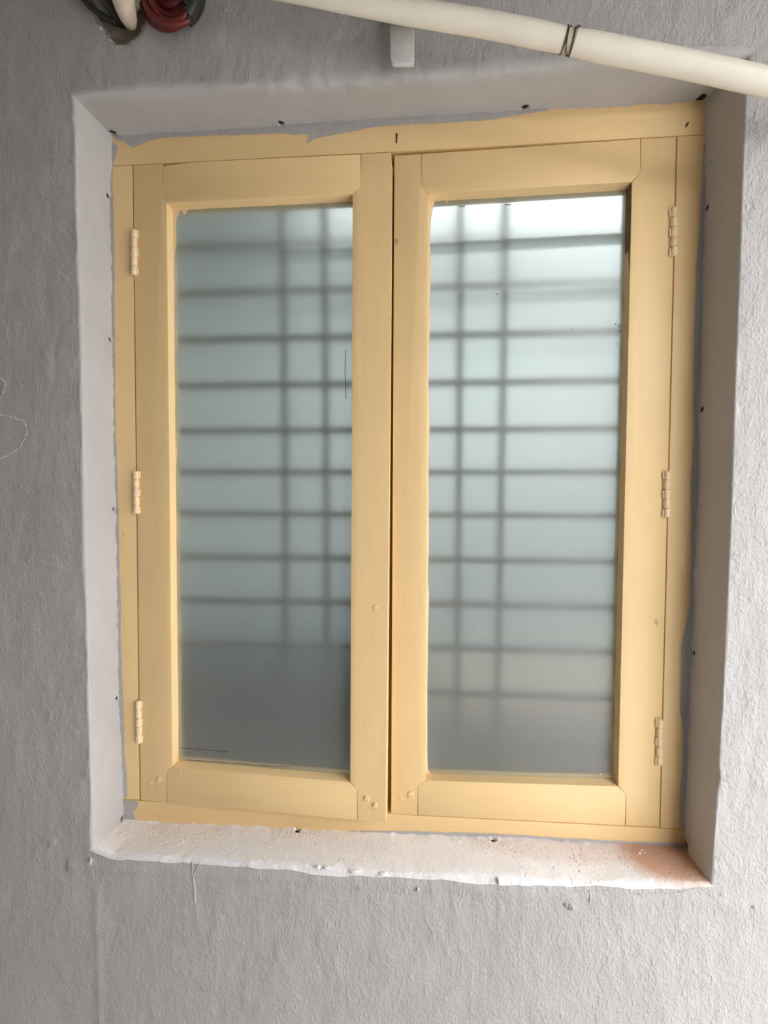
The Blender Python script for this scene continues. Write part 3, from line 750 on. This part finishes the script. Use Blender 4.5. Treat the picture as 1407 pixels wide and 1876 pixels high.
# ------------------------------------------------------------------ dust and crumbs on the sill
def sill_point(px, py):
    k0 = int(np.argmin(np.abs(Ic[:NH, 0] - P(px, 1530, 0)[0])))
    return k0
SB = B[NAR + 6:, :NH]                                       # sill vertices [depth, along]
def crumbs(name, label, spots, mat, n, rmin, rmax, xmin, xmax):
    bm = bmesh.new()
    flat = SB.reshape(-1, 3)
    for i in range(n):
        cx, t0, sx, st = random.choices(spots, [s[4] for s in spots])[0][:4]
        x = min(xmax, max(xmin, random.gauss(cx, sx))); t = min(.97, max(.03, random.gauss(t0, st)))
        col = int(np.clip(np.interp(x, Ic[:NH, 0], np.arange(NH)), 1, NH - 2)); row = int((1 - (1 - t) ** (1 / 1.5)) * (SB.shape[0] - 1))
        p = V(SB[row, col]); p.x += random.uniform(-.0012, .0012); p.y += random.uniform(-.001, .001)
        r = rmin + (rmax - rmin) * random.random() ** 3
        s = bmesh.ops.create_icosphere(bm, subdivisions=1, radius=r, matrix=Matrix.Translation(p + Vector((0, 0, r * .35))))
        for v in s['verts']: v.co += Vector((random.uniform(-1, 1), random.uniform(-1, 1), random.uniform(-1, 1))) * r * .3
    o = from_bm(name, bm, M[mat], smooth=False); tag(o, label, 'dust', kind='stuff'); return o
crumbs('plaster_dust', 'pale drilling dust and plaster crumbs scattered along the window sill', [(-.42, .6, .045, .22, 5), (-.33, .7, .05, .2, 3), (-.16, .86, .035, .08, 4), (.17, .85, .03, .1, 2), (.0, .6, .3, .25, 3)], 'crumb', 1700, .0003, .0014, -.48, .31)
crumbs('brick_dust', 'reddish brick dust in the shaded corner of the sill', [(.44, .6, .035, .2, 3), (.37, .65, .05, .2, 2)], 'brick_crumb', 260, .0003, .0009, .325, .49)
crumbs('plaster_crumbs', 'few coarse pale plaster flakes lying on the reddish corner of the sill', [(.43, .72, .012, .06, 3)], 'crumb', 9, .0011, .0026, .325, .49)

# ------------------------------------------------------------------ room behind the window
def solid(name, x0, x1, y0, y1, z0, z1, mat, label, cat, kind='structure'):
    bm = bmesh.new(); box(bm, x0, x1, y0, y1, z0, z1); o = from_bm(name, bm, M[mat], smooth=False); return tag(o, label, cat, kind=kind)
solid('floor', -1.7, 1.7, .19, 2.1, -.1, 0, 'ground', 'cement floor of the room behind the window', 'floor')
solid('wall_back', -1.7, 1.7, 2.0, 2.1, 0, 2.85, 'room', 'pale painted far wall of the room behind the frosted glass', 'wall')
solid('wall_left', -1.7, -1.6, .19, 2.0, 0, 2.85, 'room', 'pale side wall of the room behind the left sash', 'wall')
solid('wall_right', 1.6, 1.7, .19, 2.0, 0, 2.85, 'room', 'pale side wall of the room behind the right sash', 'wall')
solid('ceiling', -1.7, 1.7, .19, 2.1, 2.85, 2.95, 'room', 'pale ceiling of the room behind the window', 'ceiling')
# low cupboard standing inside, seen as a dark blur through the left pane
cb = empty('cupboard', (-.28, .65, 0)); tag(cb, 'dark blue-grey cupboard seen only as a blur low behind the left pane', 'cupboard'); bpy.context.view_layer.update()
bm = bmesh.new(); box(bm, -.85, .06, .42, .85, .06, ZC - .45, .004); child(from_bm('carcass', bm, M['cupboard'], cb))
for x0, x1 in ((-.84, -.40), (-.39, .05)):
    bm = bmesh.new(); box(bm, x0, x1, .40, .42, .09, ZC - .48, .004); d_ = child(from_bm('door', bm, M['cupboard'], cb)); bpy.context.view_layer.update()
    bm = bmesh.new(); box(bm, x1 - .06, x1 - .045, .375, .40, ZC - .75, ZC - .61, .004); h_ = from_bm('handle', bm, M['bracket'], d_); h_.matrix_parent_inverse = d_.matrix_world.inverted()
ch = empty('wooden_chest', (.5, .7, 0)); tag(ch, 'brown wooden chest seen only as a warm blur low behind the right pane', 'chest'); bpy.context.view_layer.update()
bm = bmesh.new(); box(bm, .12, .95, .50, .95, .05, ZC - .66, .006); child(from_bm('box', bm, M['brown'], ch))
bm = bmesh.new(); box(bm, .10, .97, .48, .97, ZC - .66, ZC - .62, .006); child(from_bm('lid', bm, M['brown'], ch))
for x_ in (.14, .88):
    for y_ in (.52, .88):
        bm = bmesh.new(); box(bm, x_, x_ + .05, y_, y_ + .05, 0, .06, .004); child(from_bm('foot', bm, M['brown'], ch))
bm = bmesh.new(); box(bm, -.83, .04, .45, .83, 0, .06); child(from_bm('plinth', bm, M['black'], cb))

# ------------------------------------------------------------------ the alley the photograph was taken from
solid('ground', -4, 8, -6, .19, -.1, 0, 'ground', 'cement paving of the narrow passage outside', 'ground')
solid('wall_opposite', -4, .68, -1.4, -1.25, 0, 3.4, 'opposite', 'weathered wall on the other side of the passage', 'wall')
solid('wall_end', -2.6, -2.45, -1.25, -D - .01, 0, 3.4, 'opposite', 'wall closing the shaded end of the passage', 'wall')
solid('shade_slab', -2.45, 1.7, -1.4, -D - .01, ZC + .89, ZC + 1.01, 'slab', 'unseen concrete slab over the passage, shaped to shade the upper wall', 'slab')  # out of view; height and reach set to keep sky off the upper wall
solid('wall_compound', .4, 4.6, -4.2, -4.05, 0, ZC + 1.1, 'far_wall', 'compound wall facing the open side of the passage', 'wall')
solid('wall_sky_block', 4.6, 4.75, -4.2, .4, 0, ZC + 1.1, 'far_wall', 'unseen wall added beyond the open end of the passage to block low sky', 'wall')  # out of view; added to cut low sky light on the upper wall
